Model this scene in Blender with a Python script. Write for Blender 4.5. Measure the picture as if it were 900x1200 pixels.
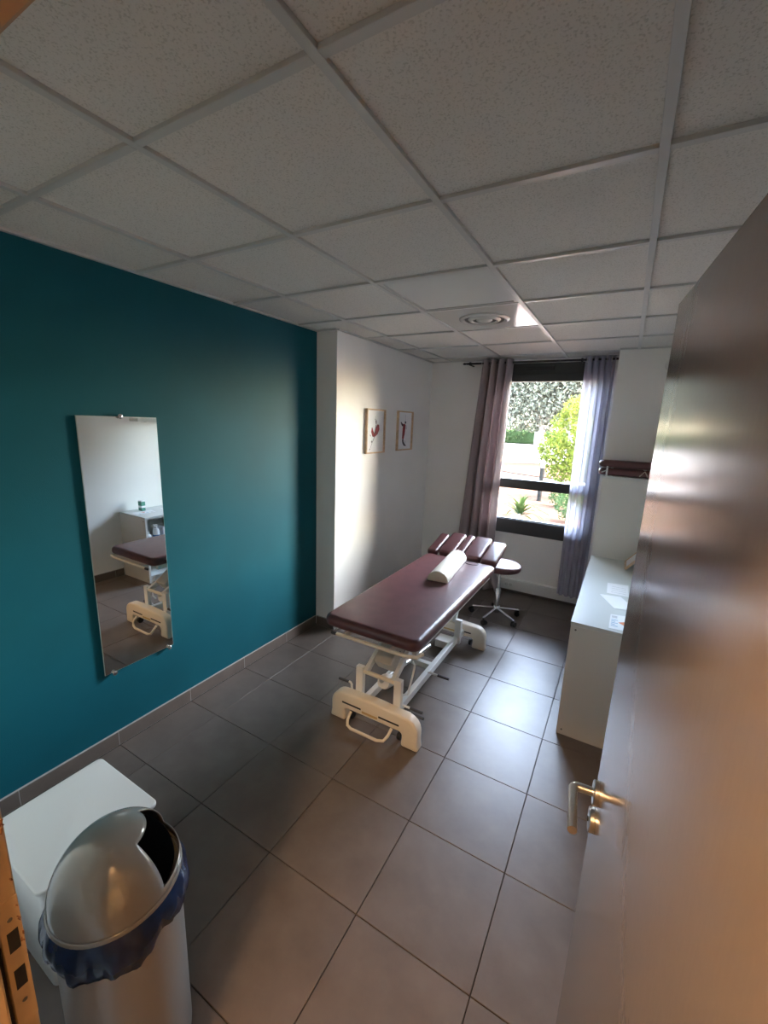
import bpy, bmesh, math, random
from mathutils import Vector, Matrix
random.seed(7)
R = math.radians
scene = bpy.context.scene
for o in list(bpy.data.objects):
    bpy.data.objects.remove(o, do_unlink=True)
COL = scene.collection

# ------------------------------------------------------------------ camera
CAM_H = 1.8292
FPX = 489.736                      # focal length in pixels of the 900 x 1200 frame
YAW, PITCH, ROLL = R(-29.472), R(12.119), R(2.175)
cd = bpy.data.cameras.new('camera')
cam = bpy.data.objects.new('camera', cd); COL.objects.link(cam)
fw = Vector((math.sin(YAW)*math.cos(PITCH), math.cos(YAW)*math.cos(PITCH), -math.sin(PITCH)))
rt = Vector((math.cos(YAW), -math.sin(YAW), 0)); up = rt.cross(fw)
r2 = math.cos(ROLL)*rt + math.sin(ROLL)*up
u2 = -math.sin(ROLL)*rt + math.cos(ROLL)*up
m = Matrix.Identity(4)
for i in range(3):
    m[i][0], m[i][1], m[i][2] = r2[i], u2[i], -fw[i]
m[2][3] = CAM_H
cam.matrix_world = m
cd.sensor_fit = 'VERTICAL'; cd.sensor_height = 36.0; cd.sensor_width = 27.0
cd.lens = FPX/1200*36.0
cd.clip_start = 0.02; cd.clip_end = 400
scene.camera = cam

# ------------------------------------------------------------------ world, sun, exposure
SKY_STRENGTH = 1.0
SUN_STRENGTH = 0.5
HALL_LAMP = 50.0         # radiance of the hallway globe lamp
EXPOSURE = 4.8
w = bpy.data.worlds.new('world'); scene.world = w; w.use_nodes = True
nt = w.node_tree; bg = nt.nodes['Background']
sky = nt.nodes.new('ShaderNodeTexSky'); sky.sky_type = 'NISHITA'
sky.sun_disc = False; sky.sun_elevation = R(48); sky.sun_rotation = R(75)
sky.dust_density = 3.0; sky.air_density = 1.0; sky.altitude = 100
hz_mix = nt.nodes.new('ShaderNodeMix'); hz_mix.data_type = 'RGBA'; hz_mix.blend_type = 'MULTIPLY'; hz_mix.inputs[0].default_value = 1.0
hz_mix.inputs[7].default_value = (1.16, 1.0, 0.85, 1)          # hazy, slightly milky sky
nt.links.new(sky.outputs[0], hz_mix.inputs[6]); nt.links.new(hz_mix.outputs[2], bg.inputs[0]); bg.inputs[1].default_value = SKY_STRENGTH
sd = bpy.data.lights.new('sun', 'SUN'); sun = bpy.data.objects.new('sun', sd); COL.objects.link(sun)
sd.energy = SUN_STRENGTH; sd.angle = R(1.0); sd.color = (1.0, 0.95, 0.86)
sun.rotation_euler = Vector((-0.72, 0.10, -0.82)).to_track_quat('-Z', 'Y').to_euler()
pd = bpy.data.lights.new('window_portal', 'AREA'); portal = bpy.data.objects.new('window_portal', pd); COL.objects.link(portal)
pd.shape = 'RECTANGLE'; pd.size = 1.17; pd.size_y = 1.82; pd.cycles.is_portal = True
portal.location = (-0.818, 4.84, 1.575); portal.rotation_euler = (R(-90), 0, 0)
vs = scene.view_settings
vs.view_transform = 'Standard'; vs.look = 'None'; vs.gamma = 1.0; vs.use_curve_mapping = False
vs.exposure = EXPOSURE
cy = scene.cycles
cy.max_bounces = 12; cy.diffuse_bounces = 7; cy.glossy_bounces = 5; cy.transmission_bounces = 6; cy.transparent_max_bounces = 16
cy.caustics_reflective = False; cy.caustics_refractive = False
cy.sample_clamp_indirect = 8.0

# ------------------------------------------------------------------ room measures (metres)
ZC = 2.511
XL, XR = -2.25, 0.345            # teal wall, right wall
XA, YA = -2.05, 2.79             # white projecting wall
YD, YW = 0.16, 4.63              # door wall, window wall
XP, YP = -0.16, 4.29             # white pier right of the window

# ------------------------------------------------------------------ materials
def new_mat(name):
    mt = bpy.data.materials.new(name); mt.use_nodes = True
    n = mt.node_tree.nodes; b = n['Principled BSDF']
    return mt, mt.node_tree, b

def mat(name, col, rough=0.5, metal=0.0, spec=0.5, var=0.0, vscale=8.0, bump=0.0, bscale=200.0, detail=3.0, col2=None, coat=0.0, vlo=0.35, vhi=0.65):
    mt, t, b = new_mat(name)
    b.inputs['Base Color'].default_value = (*col, 1)
    b.inputs['Roughness'].default_value = rough
    b.inputs['Metallic'].default_value = metal
    b.inputs['Specular IOR Level'].default_value = spec
    if coat: b.inputs['Coat Weight'].default_value = coat; b.inputs['Coat Roughness'].default_value = 0.15
    tc = t.nodes.new('ShaderNodeTexCoord')
    if var or col2:
        no = t.nodes.new('ShaderNodeTexNoise'); no.inputs['Scale'].default_value = vscale; no.inputs['Detail'].default_value = detail
        t.links.new(tc.outputs['Object'], no.inputs['Vector'])
        rp = t.nodes.new('ShaderNodeValToRGB')
        c2 = col2 if col2 else tuple(min(1, c*(1+var)) for c in col)
        c1 = col if col2 else tuple(c*(1-var) for c in col)
        rp.color_ramp.elements[0].color = (*c1, 1); rp.color_ramp.elements[1].color = (*c2, 1)
        rp.color_ramp.elements[0].position = vlo; rp.color_ramp.elements[1].position = vhi
        t.links.new(no.outputs['Fac'], rp.inputs['Fac']); t.links.new(rp.outputs['Color'], b.inputs['Base Color'])
    if bump:
        nb = t.nodes.new('ShaderNodeTexNoise'); nb.inputs['Scale'].default_value = bscale; nb.inputs['Detail'].default_value = 2.0
        t.links.new(tc.outputs['Object'], nb.inputs['Vector'])
        bp = t.nodes.new('ShaderNodeBump'); bp.inputs['Strength'].default_value = bump; bp.inputs['Distance'].default_value = 0.002
        t.links.new(nb.outputs['Fac'], bp.inputs['Height']); t.links.new(bp.outputs['Normal'], b.inputs['Normal'])
    return mt

M = {}
M['teal'] = mat('teal_paint', (0.005, 0.094, 0.126), 0.55, spec=0.18, var=0.05, vscale=3, bump=0.35, bscale=260)
M['white_wall'] = mat('white_paint', (0.86, 0.855, 0.835), 0.6, var=0.015, vscale=3, bump=0.25, bscale=220)
M['ceil_back'] = mat('plenum_dark', (0.12, 0.12, 0.12), 0.9)
M['grid_bar'] = mat('grid_bar_white', (0.55, 0.555, 0.55), 0.35)
M['trunk'] = mat('trunking_white', (0.80, 0.80, 0.78), 0.4)
M['socket'] = mat('socket_white', (0.72, 0.72, 0.70), 0.35)
M['black'] = mat('black_plastic', (0.012, 0.012, 0.013), 0.45)
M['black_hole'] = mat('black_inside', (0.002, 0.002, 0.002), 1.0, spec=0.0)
M['frame_dark'] = mat('anthracite_aluminium', (0.034, 0.037, 0.038), 0.45, bump=0.05)
M['grout'] = mat('dark_grout', (0.035, 0.032, 0.030), 0.95)
M['grout_light'] = mat('pale_grout', (0.42, 0.41, 0.40), 0.9)
M['leather'] = mat('burgundy_leatherette', (0.112, 0.040, 0.042), 0.36, var=0.10, vscale=14, bump=0.25, bscale=420)
M['cream_vinyl'] = mat('cream_vinyl', (0.80, 0.76, 0.66), 0.4, bump=0.15, bscale=300)
M['bed_white'] = mat('white_lacquer_steel', (0.78, 0.78, 0.76), 0.35)
M['bed_cream'] = mat('cream_plastic', (0.80, 0.73, 0.60), 0.35)
M['motor'] = mat('beige_motor_case', (0.56, 0.52, 0.46), 0.5)
M['grey_grip'] = mat('grey_rubber', (0.06, 0.06, 0.065), 0.6)
M['label_gold'] = mat('gold_label', (0.55, 0.38, 0.16), 0.4)
M['chrome'] = mat('chrome', (0.80, 0.81, 0.83), 0.12, metal=1.0)
M['steel'] = mat('brushed_steel', (0.62, 0.60, 0.58), 0.28, metal=1.0)
M['mirror'] = mat('silver_mirror', (0.86, 0.88, 0.87), 0.0, metal=1.0)
M['mirror_edge'] = mat('mirror_glass_edge', (0.55, 0.68, 0.64), 0.15)
M['pale_wood'] = mat('pale_wood', (0.62, 0.44, 0.28), 0.5, var=0.15, vscale=20)
M['paper'] = mat('white_paper', (0.90, 0.90, 0.92), 0.7)
M['ink_red'] = mat('red_paint', (0.28, 0.015, 0.025), 0.7, var=0.5, vscale=60)
M['ink_dark'] = mat('dark_ink', (0.03, 0.03, 0.035), 0.7)
M['ink_grey'] = mat('grey_ink', (0.35, 0.35, 0.38), 0.7)
M['ink_blue'] = mat('blue_print', (0.25, 0.42, 0.62), 0.6)
M['ink_orange'] = mat('orange_print', (0.75, 0.25, 0.10), 0.6)
M['melamine'] = mat('white_melamine', (0.66, 0.68, 0.665), 0.35, bump=0.03)
M['melamine_side'] = mat('white_melamine_panel', (0.72, 0.71, 0.67), 0.45)
M['screw'] = mat('screw_grey', (0.10, 0.10, 0.10), 0.4)
M['silver_plastic'] = mat('silver_plastic', (0.31, 0.305, 0.29), 0.16, metal=0.30, bump=0.03, bscale=500)
M['bin_body'] = mat('pale_grey_bin_plastic', (0.31, 0.30, 0.28), 0.28, bump=0.04, bscale=400)
M['bag'] = mat('blue_bin_bag', (0.006, 0.020, 0.070), 0.20, var=0.35, vscale=14)
M['white_plastic'] = mat('white_plastic', (0.76, 0.755, 0.72), 0.35)
M['jamb'] = mat('beige_jamb_paint', (0.46, 0.33, 0.20), 0.45, var=0.08, vscale=18)
M['wood_raw'] = mat('raw_wood_chips', (0.20, 0.09, 0.035), 0.8, var=0.4, vscale=60)
M['hall_wall'] = mat('hall_cream_paint', (0.70, 0.62, 0.50), 0.8)
M['lens_white'] = mat('white_acrylic', (0.80, 0.81, 0.80), 0.12, spec=0.6)
M['vent_white'] = mat('gloss_white_metal', (0.66, 0.65, 0.62), 0.10, spec=0.7)
M['bottle_white'] = mat('white_bottle', (0.8, 0.8, 0.8), 0.3)
M['bottle_blue'] = mat('blue_liquid', (0.05, 0.16, 0.42), 0.2)
M['carton_green'] = mat('green_carton', (0.08, 0.30, 0.22), 0.5)
M['bark'] = mat('grey_bark', (0.10, 0.085, 0.075), 0.9, var=0.3, vscale=6)
M['asphalt'] = mat('pale_road', (0.10, 0.10, 0.103), 0.95, spec=0.0, var=0.06, vscale=1.5)
M['path'] = mat('pale_path', (0.33, 0.31, 0.29), 0.9, var=0.05, vscale=2)
M['mulch'] = mat('red_gravel', (0.022, 0.0120, 0.0090), 0.95, spec=0.0, col2=(0.036, 0.026, 0.021), vscale=26, detail=6)
M['bollard'] = mat('bollard_black', (0.006, 0.006, 0.006), 0.9, spec=0.02)
M['bollard_cap'] = mat('bollard_white', (0.25, 0.25, 0.25), 0.8, spec=0.1)

def leaf_mat(name, c1, c2):
    mt, t, b = new_mat(name)
    g = t.nodes.new('ShaderNodeNewGeometry')
    rp = t.nodes.new('ShaderNodeValToRGB')
    rp.color_ramp.elements[0].color = (*c1, 1); rp.color_ramp.elements[1].color = (*c2, 1)
    t.links.new(g.outputs['Random Per Island'], rp.inputs['Fac'])
    t.links.new(rp.outputs['Color'], b.inputs['Base Color'])
    b.inputs['Roughness'].default_value = 0.7; b.inputs['Specular IOR Level'].default_value = 0.05
    tr = t.nodes.new('ShaderNodeBsdfTranslucent'); t.links.new(rp.outputs['Color'], tr.inputs['Color'])
    mx = t.nodes.new('ShaderNodeMixShader'); mx.inputs[0].default_value = 0.35
    out = t.nodes['Material Output']
    t.links.new(b.outputs[0], mx.inputs[1]); t.links.new(tr.outputs[0], mx.inputs[2]); t.links.new(mx.outputs[0], out.inputs['Surface'])
    return mt
M['leaf_grey'] = leaf_mat('grey_green_leaves', (0.062, 0.068, 0.056), (0.094, 0.100, 0.080))
M['leaf_lime'] = leaf_mat('lime_leaves', (0.030, 0.043, 0.005), (0.058, 0.070, 0.012))
M['leaf_mid'] = leaf_mat('mid_green_leaves', (0.009, 0.022, 0.008), (0.020, 0.036, 0.013))
M['leaf_yucca'] = leaf_mat('yucca_leaves', (0.005, 0.012, 0.003), (0.012, 0.021, 0.006))

def tile_mat():
    mt, t, b = new_mat('taupe_porcelain')
    tc = t.nodes.new('ShaderNodeTexCoord'); oi = t.nodes.new('ShaderNodeObjectInfo')
    ad = t.nodes.new('ShaderNodeVectorMath'); ad.operation = 'MULTIPLY_ADD'
    ad.inputs[1].default_value = (9, 9, 9)
    cb = t.nodes.new('ShaderNodeCombineXYZ'); t.links.new(oi.outputs['Random'], cb.inputs[0]); t.links.new(oi.outputs['Random'], cb.inputs[1])
    t.links.new(cb.outputs[0], ad.inputs[0]); t.links.new(tc.outputs['Object'], ad.inputs[2])
    no = t.nodes.new('ShaderNodeTexNoise'); no.inputs['Scale'].default_value = 6; no.inputs['Detail'].default_value = 6; no.inputs['Roughness'].default_value = 0.6
    t.links.new(ad.outputs[0], no.inputs['Vector'])
    rp = t.nodes.new('ShaderNodeValToRGB'); e = rp.color_ramp.elements
    e[0].position = 0.3; e[1].position = 0.72
    e[0].color = (0.114, 0.091, 0.078, 1); e[1].color = (0.155, 0.127, 0.110, 1)
    t.links.new(no.outputs['Fac'], rp.inputs['Fac']); t.links.new(rp.outputs[0], b.inputs['Base Color'])
    mr = t.nodes.new('ShaderNodeMapRange'); mr.inputs[3].default_value = 0.34; mr.inputs[4].default_value = 0.45
    t.links.new(no.outputs['Fac'], mr.inputs[0]); t.links.new(mr.outputs[0], b.inputs['Roughness'])
    b.inputs['Specular IOR Level'].default_value = 0.5
    n2 = t.nodes.new('ShaderNodeTexNoise'); n2.inputs['Scale'].default_value = 150; t.links.new(tc.outputs['Object'], n2.inputs['Vector'])
    bp = t.nodes.new('ShaderNodeBump'); bp.inputs['Strength'].default_value = 0.06; bp.inputs['Distance'].default_value = 0.002
    t.links.new(n2.outputs['Fac'], bp.inputs['Height']); t.links.new(bp.outputs[0], b.inputs['Normal'])
    return mt
M['tile'] = tile_mat()

def ceil_tile_mat():
    mt, t, b = new_mat('mineral_fibre')
    tc = t.nodes.new('ShaderNodeTexCoord')
    n1 = t.nodes.new('ShaderNodeTexNoise'); n1.inputs['Scale'].default_value = 190; n1.inputs['Detail'].default_value = 4
    t.links.new(tc.outputs['Object'], n1.inputs['Vector'])
    rp = t.nodes.new('ShaderNodeValToRGB'); e = rp.color_ramp.elements
    e[0].position = 0.33; e[1].position = 0.47; e[0].color = (0.54, 0.53, 0.50, 1); e[1].color = (0.73, 0.715, 0.69, 1)
    t.links.new(n1.outputs['Fac'], rp.inputs['Fac']); t.links.new(rp.outputs[0], b.inputs['Base Color'])
    b.inputs['Roughness'].default_value = 0.9; b.inputs['Specular IOR Level'].default_value = 0.2
    bp = t.nodes.new('ShaderNodeBump'); bp.inputs['Strength'].default_value = 0.3; bp.inputs['Distance'].default_value = 0.002
    t.links.new(n1.outputs['Fac'], bp.inputs['Height']); t.links.new(bp.outputs[0], b.inputs['Normal'])
    return mt
M['ceil_tile'] = ceil_tile_mat()

def door_mat():
    mt, t, b = new_mat('taupe_door_laminate')
    tc = t.nodes.new('ShaderNodeTexCoord')
    mp = t.nodes.new('ShaderNodeMapping'); mp.inputs['Scale'].default_value = (60, 60, 5)
    t.links.new(tc.outputs['Object'], mp.inputs['Vector'])
    n1 = t.nodes.new('ShaderNodeTexNoise'); n1.inputs['Scale'].default_value = 3; n1.inputs['Detail'].default_value = 4
    t.links.new(mp.outputs[0], n1.inputs['Vector'])
    rp = t.nodes.new('ShaderNodeValToRGB'); e = rp.color_ramp.elements
    e[0].color = (0.222, 0.188, 0.163, 1); e[1].color = (0.240, 0.204, 0.178, 1)
    t.links.new(n1.outputs['Fac'], rp.inputs['Fac']); t.links.new(rp.outputs[0], b.inputs['Base Color'])
    b.inputs['Roughness'].default_value = 0.20; b.inputs['Specular IOR Level'].default_value = 0.5
    n2 = t.nodes.new('ShaderNodeTexNoise'); n2.inputs['Scale'].default_value = 45; n2.inputs['Detail'].default_value = 3
    t.links.new(tc.outputs['Object'], n2.inputs['Vector'])
    bp = t.nodes.new('ShaderNodeBump'); bp.inputs['Strength'].default_value = 0.05; bp.inputs['Distance'].default_value = 0.004
    t.links.new(n2.outputs['Fac'], bp.inputs['Height']); t.links.new(bp.outputs[0], b.inputs['Normal'])
    return mt
M['door'] = door_mat()

def glass_mat():
    mt, t, b = new_mat('clear_glass')
    n = t.nodes; n.remove(b)
    tr = n.new('ShaderNodeBsdfTransparent'); tr.inputs[0].default_value = (0.93, 0.95, 0.94, 1)
    gl = n.new('ShaderNodeBsdfGlossy'); gl.inputs['Roughness'].default_value = 0.01
    fr = n.new('ShaderNodeFresnel'); fr.inputs[0].default_value = 1.45
    mx = n.new('ShaderNodeMixShader')
    t.links.new(fr.outputs[0], mx.inputs[0]); t.links.new(tr.outputs[0], mx.inputs[1]); t.links.new(gl.outputs[0], mx.inputs[2])
    t.links.new(mx.outputs[0], n['Material Output'].inputs['Surface'])
    return mt
M['glass'] = glass_mat()

def fabric_mat(name, col, transp, transl, scale=900):
    mt, t, b = new_mat(name); n = t.nodes
    b.inputs['Base Color'].default_value = (*col, 1); b.inputs['Roughness'].default_value = 0.8
    b.inputs['Sheen Weight'].default_value = 0.3
    tc = n.new('ShaderNodeTexCoord'); nb = n.new('ShaderNodeTexNoise'); nb.inputs['Scale'].default_value = scale
    t.links.new(tc.outputs['Object'], nb.inputs['Vector'])
    bp = n.new('ShaderNodeBump'); bp.inputs['Strength'].default_value = 0.2; bp.inputs['Distance'].default_value = 0.001
    t.links.new(nb.outputs['Fac'], bp.inputs['Height']); t.links.new(bp.outputs[0], b.inputs['Normal'])
    tl = n.new('ShaderNodeBsdfTranslucent'); tl.inputs[0].default_value = (*col, 1)
    m1 = n.new('ShaderNodeMixShader'); m1.inputs[0].default_value = transl
    t.links.new(b.outputs[0], m1.inputs[1]); t.links.new(tl.outputs[0], m1.inputs[2])
    last = m1
    if transp:
        tr = n.new('ShaderNodeBsdfTransparent')
        m2 = n.new('ShaderNodeMixShader'); m2.inputs[0].default_value = transp
        t.links.new(m1.outputs[0], m2.inputs[1]); t.links.new(tr.outputs[0], m2.inputs[2]); last = m2
    t.links.new(last.outputs[0], n['Material Output'].inputs['Surface'])
    return mt
M['curtain'] = fabric_mat('mauve_taupe_fabric', (0.48, 0.40, 0.41), 0.0, 0.22)
M['sheer'] = fabric_mat('lilac_grey_voile', (0.53, 0.53, 0.63), 0.20, 0.52)

def emit_mat(name, col, s):
    mt, t, b = new_mat(name)
    b.inputs['Base Color'].default_value = (*col, 1)
    b.inputs['Emission Color'].default_value = (*col, 1); b.inputs['Emission Strength'].default_value = s
    return mt
M['lamp_glow'] = emit_mat('warm_lamp_glass', (1.0, 0.60, 0.30), HALL_LAMP)

# ------------------------------------------------------------------ mesh helpers
class MB:
    def __init__(s): s.v = []; s.f = []
    def add(s, vs, fs):
        b = len(s.v); s.v += [tuple(x) for x in vs]; s.f += [tuple(i+b for i in f) for f in fs]; return s
    def box(s, x0, x1, y0, y1, z0, z1):
        return s.add([(x0,y0,z0),(x1,y0,z0),(x1,y1,z0),(x0,y1,z0),(x0,y0,z1),(x1,y0,z1),(x1,y1,z1),(x0,y1,z1)],
                     [(0,3,2,1),(4,5,6,7),(0,1,5,4),(1,2,6,5),(2,3,7,6),(3,0,4,7)])
    def bar(s, p, q, wdt, hgt, upv=(0,0,1)):        # rectangular bar from p to q
        p, q = Vector(p), Vector(q); d = (q-p).normalized(); u = Vector(upv)
        sd_ = d.cross(u).normalized(); u = sd_.cross(d).normalized()
        a, b = sd_*wdt/2, u*hgt/2
        vs = [p-a-b, p+a-b, p+a+b, p-a+b, q-a-b, q+a-b, q+a+b, q-a+b]
        return s.add(vs, [(0,1,2,3),(7,6,5,4),(0,4,5,1),(1,5,6,2),(2,6,7,3),(3,7,4,0)])
    def tube(s, path, r, n=12, closed=False, cap=True):
        path = [Vector(p) for p in path]; N = len(path)
        rs = r if isinstance(r, (list, tuple)) else [r]*N
        ref = Vector((0.3, 0.2, 1)).normalized()
        vs = []; prev = None
        for i, p in enumerate(path):
            if closed: d = (path[(i+1) % N]-path[i-1]).normalized()
            else: d = (path[min(i+1, N-1)]-path[max(i-1, 0)]).normalized()
            if prev is None:
                a = d.cross(ref)
                if a.length < 1e-4: a = d.cross(Vector((1,0,0)))
                a.normalize()
            else:
                a = (prev - d*prev.dot(d)).normalized()
            prev = a; b = d.cross(a)
            for k in range(n):
                t = 2*math.pi*k/n; vs.append(p + (a*math.cos(t)+b*math.sin(t))*rs[i])
        fs = []
        for i in range(N if closed else N-1):
            j = (i+1) % N
            for k in range(n): fs.append((i*n+k, i*n+(k+1) % n, j*n+(k+1) % n, j*n+k))
        if cap and not closed:
            fs.append(tuple(range(n))[::-1]); fs.append(tuple((N-1)*n+k for k in range(n)))
        return s.add(vs, fs)
    def lathe(s, prof, n=32, c=(0,0,0), axis='z', cap=True):
        vs = []
        for (r, h) in prof:
            for k in range(n):
                t = 2*math.pi*k/n; x, y = r*math.cos(t), r*math.sin(t)
                p = {'z': (x, y, h), 'y': (x, h, y), 'x': (h, x, y)}[axis]
                vs.append((p[0]+c[0], p[1]+c[1], p[2]+c[2]))
        fs = []
        for i in range(len(prof)-1):
            for k in range(n): fs.append((i*n+k, i*n+(k+1) % n, (i+1)*n+(k+1) % n, (i+1)*n+k))
        if cap:
            fs.append(tuple(range(n))[::-1]); fs.append(tuple((len(prof)-1)*n+k for k in range(n)))
        return s.add(vs, fs)
    def slab(s, x0, x1, y0, y1, z0, z1, rc=0.03, re=0.01, nc=6, ne=4):   # pad with rounded plan and rounded edges
        def ring(ins, z):
            r = max(rc-ins, 0.001); out = []
            for (cx_, cy_, a0) in ((x1-ins-r, y1-ins-r, 0), (x0+ins+r, y1-ins-r, 90), (x0+ins+r, y0+ins+r, 180), (x1-ins-r, y0+ins+r, 270)):
                for k in range(nc+1):
                    t = R(a0+90*k/nc); out.append((cx_+r*math.cos(t), cy_+r*math.sin(t), z))
            return out
        rings = []
        for k in range(ne+1):
            t = R(90*(1-k/ne)); rings.append(ring(re*(1-math.cos(t)), z0+re*(1-math.sin(t))))
        for k in range(ne+1):
            t = R(90*k/ne); rings.append(ring(re*(1-math.cos(t)), z1-re*(1-math.sin(t))))
        n = len(rings[0]); vs = [p for r_ in rings for p in r_]; fs = []
        for i in range(len(rings)-1):
            for k in range(n): fs.append((i*n+k, i*n+(k+1) % n, (i+1)*n+(k+1) % n, (i+1)*n+k))
        fs.append(tuple(range(n))[::-1]); fs.append(tuple((len(rings)-1)*n+k for k in range(n)))
        return s.add(vs, fs)
    def prism(s, poly, y0, y1):                      # polygon in x,z pulled along y
        n = len(poly)
        vs = [(x, y0, z) for x, z in poly]+[(x, y1, z) for x, z in poly]
        fs = [tuple(range(n)), tuple(range(n, 2*n))[::-1]]
        for k in range(n): fs.append((k, k+n, (k+1) % n+n, (k+1) % n))
        return s.add(vs, fs)
    def xform(s, mtx):
        s.v = [tuple(mtx @ Vector(p)) for p in s.v]; return s
    def build(s, name, material, parent=None, smooth=None, bevel=0.0, seg=2, kind=None):
        me = bpy.data.meshes.new(name); me.from_pydata(s.v, [], s.f); me.update()
        bm = bmesh.new(); bm.from_mesh(me); bmesh.ops.remove_doubles(bm, verts=bm.verts, dist=2e-6); bmesh.ops.recalc_face_normals(bm, faces=bm.faces)
        if bevel:
            bmesh.ops.bevel(bm, geom=[e for e in bm.edges if e.is_manifold and e.calc_face_angle(0) > R(35)], offset=bevel, segments=seg, profile=0.5, affect='EDGES')
        bm.to_mesh(me); bm.free()
        me.materials.append(M[material] if isinstance(material, str) else material)
        if smooth is None: smooth = 35
        if smooth:
            for p in me.polygons: p.use_smooth = True
            me.set_sharp_from_angle(angle=R(smooth))
        o = bpy.data.objects.new(name, me); COL.objects.link(o)
        if parent: o.parent = parent
        if kind: o['kind'] = kind
        return o

def tag(o, label, cat, group=None, kind=None):
    o['label'] = label; o['category'] = cat
    if group: o['group'] = group
    if kind: o['kind'] = kind
    return o
def thing(name, label, cat, loc=(0,0,0), rz=0.0, group=None):
    o = bpy.data.objects.new(name, None); COL.objects.link(o); o.location = loc; o.rotation_euler = (0, 0, rz)
    o.empty_display_size = 0.1
    return tag(o, label, cat, group)
def struct(o, label, cat):
    return tag(o, label, cat, None, 'structure')
def linked(me, name, loc, parent, rot=(0,0,0)):
    o = bpy.data.objects.new(name, me); COL.objects.link(o); o.location = loc; o.rotation_euler = rot; o.parent = parent
    return o

# ================================================================== ROOM SHELL
# ---- floor: slab of grout with separate porcelain tiles
floor = struct(MB().box(XL-0.1, XR+0.1, -0.30, YW+0.1, -0.12, -0.008).build('floor', 'grout', smooth=0), 'large square taupe porcelain floor tiles with thin dark joints', 'floor')
TX0, TY0, TSX, TSY, G = -1.542, 1.047, 0.4478, 0.4491, 0.0032
def cuts(lo, hi, o0, st):
    k = math.ceil((lo-o0)/st-1e-6); c = [lo]
    while o0+k*st < hi-0.01:
        if o0+k*st > lo+0.01: c.append(o0+k*st)
        k += 1
    return c+[hi]
cache = {}
def tile_mesh(wd, ln, z0, z1, mname, bev, name):
    key = (round(wd, 3), round(ln, 3), mname)
    if key not in cache:
        o = MB().box(-wd/2, wd/2, -ln/2, ln/2, z0, z1).build(name, mname, smooth=0, bevel=bev, seg=1)
        cache[key] = o.data; bpy.data.objects.remove(o)
    return cache[key]
xs = cuts(XL+0.012, XR, TX0, TSX); ys = cuts(-0.30, YW, TY0, TSY)
for i in range(len(xs)-1):
    for j in range(len(ys)-1):
        wd, ln = xs[i+1]-xs[i]-G, ys[j+1]-ys[j]-G
        linked(tile_mesh(wd, ln, -0.008, 0.0, 'tile', 0.0012, 'tile'), 'tile', ((xs[i]+xs[i+1])/2, (ys[j]+ys[j+1])/2, 0), floor)

# ---- walls
ZT = ZC+0.36
struct(MB().box(XL-0.12, XL, YD, YA, 0, ZT).build('wall_left', 'teal', smooth=0), 'dark teal painted wall behind the mirror', 'wall')
wb = MB().box(XL-0.12, XA, YA, YW, 0, ZT).build('wall_alcove', 'white_wall', smooth=0, bevel=0.004)
struct(wb, 'white wall that juts out beyond the teal wall, with two pictures', 'wall')
WX0, WX1, WZ0, WZ1 = -1.40, -0.235, 0.68, 2.47
mb = MB().box(XL-0.12, WX0, YW, YW+0.25, 0, ZT).box(WX1, XR+0.12, YW, YW+0.25, 0, ZT).box(WX0, WX1, YW, YW+0.25, 0, WZ0).box(WX0, WX1, YW, YW+0.25, WZ1, ZT)
struct(mb.build('wall_window', 'white_wall', smooth=0), 'white wall around the dark framed window', 'wall')
struct(MB().box(XP, XR, YP, YW, 0, ZT).build('wall_pier', 'white_wall', smooth=0, bevel=0.004), 'white boxed pier beside the sheer curtain', 'wall')
struct(MB().box(XR, XR+0.12, 0.02, YW, 0, ZT).build('wall_right', 'white_wall', smooth=0), 'white wall on the right behind the open door', 'wall')
DX0, DX1, DZ = -0.70, 0.125, 2.06
FW = 0.06
mb = MB().box(XL-0.12, DX0-FW, 0.02, YD, 0, ZT).box(DX1+FW, XR, 0.02, YD, 0, ZT).box(DX0-FW, DX1+FW, 0.02, YD, DZ+FW, ZT)
struct(mb.build('wall_door', 'white_wall', smooth=0), 'white wall around the doorway', 'wall')
# hallway behind the doorway
HX1, HY0 = 1.70, -4.40
mb = MB().box(XL-0.12, XL, HY0, 0.02, 0, ZT).box(HX1, HX1+0.12, HY0, 0.14, 0, ZT).box(XL-0.12, HX1+0.12, HY0-0.12, HY0, 0, ZT).box(XR+0.12, HX1, 0.02, 0.14, 0, ZT)
struct(mb.build('wall_hallway', 'hall_wall', smooth=0), 'cream hallway walls behind the doorway', 'wall')
struct(MB().box(XL-0.12, HX1+0.12, HY0-0.12, 0.02, 2.76, 2.88).build('ceiling_hallway', 'hall_wall', smooth=0), 'plain cream hallway ceiling', 'ceiling')
struct(MB().box(XL-0.12, HX1+0.12, HY0-0.12, -0.303, -0.12, 0.0).build('floor_hallway', 'tile', smooth=0), 'taupe hallway floor', 'floor')

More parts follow.
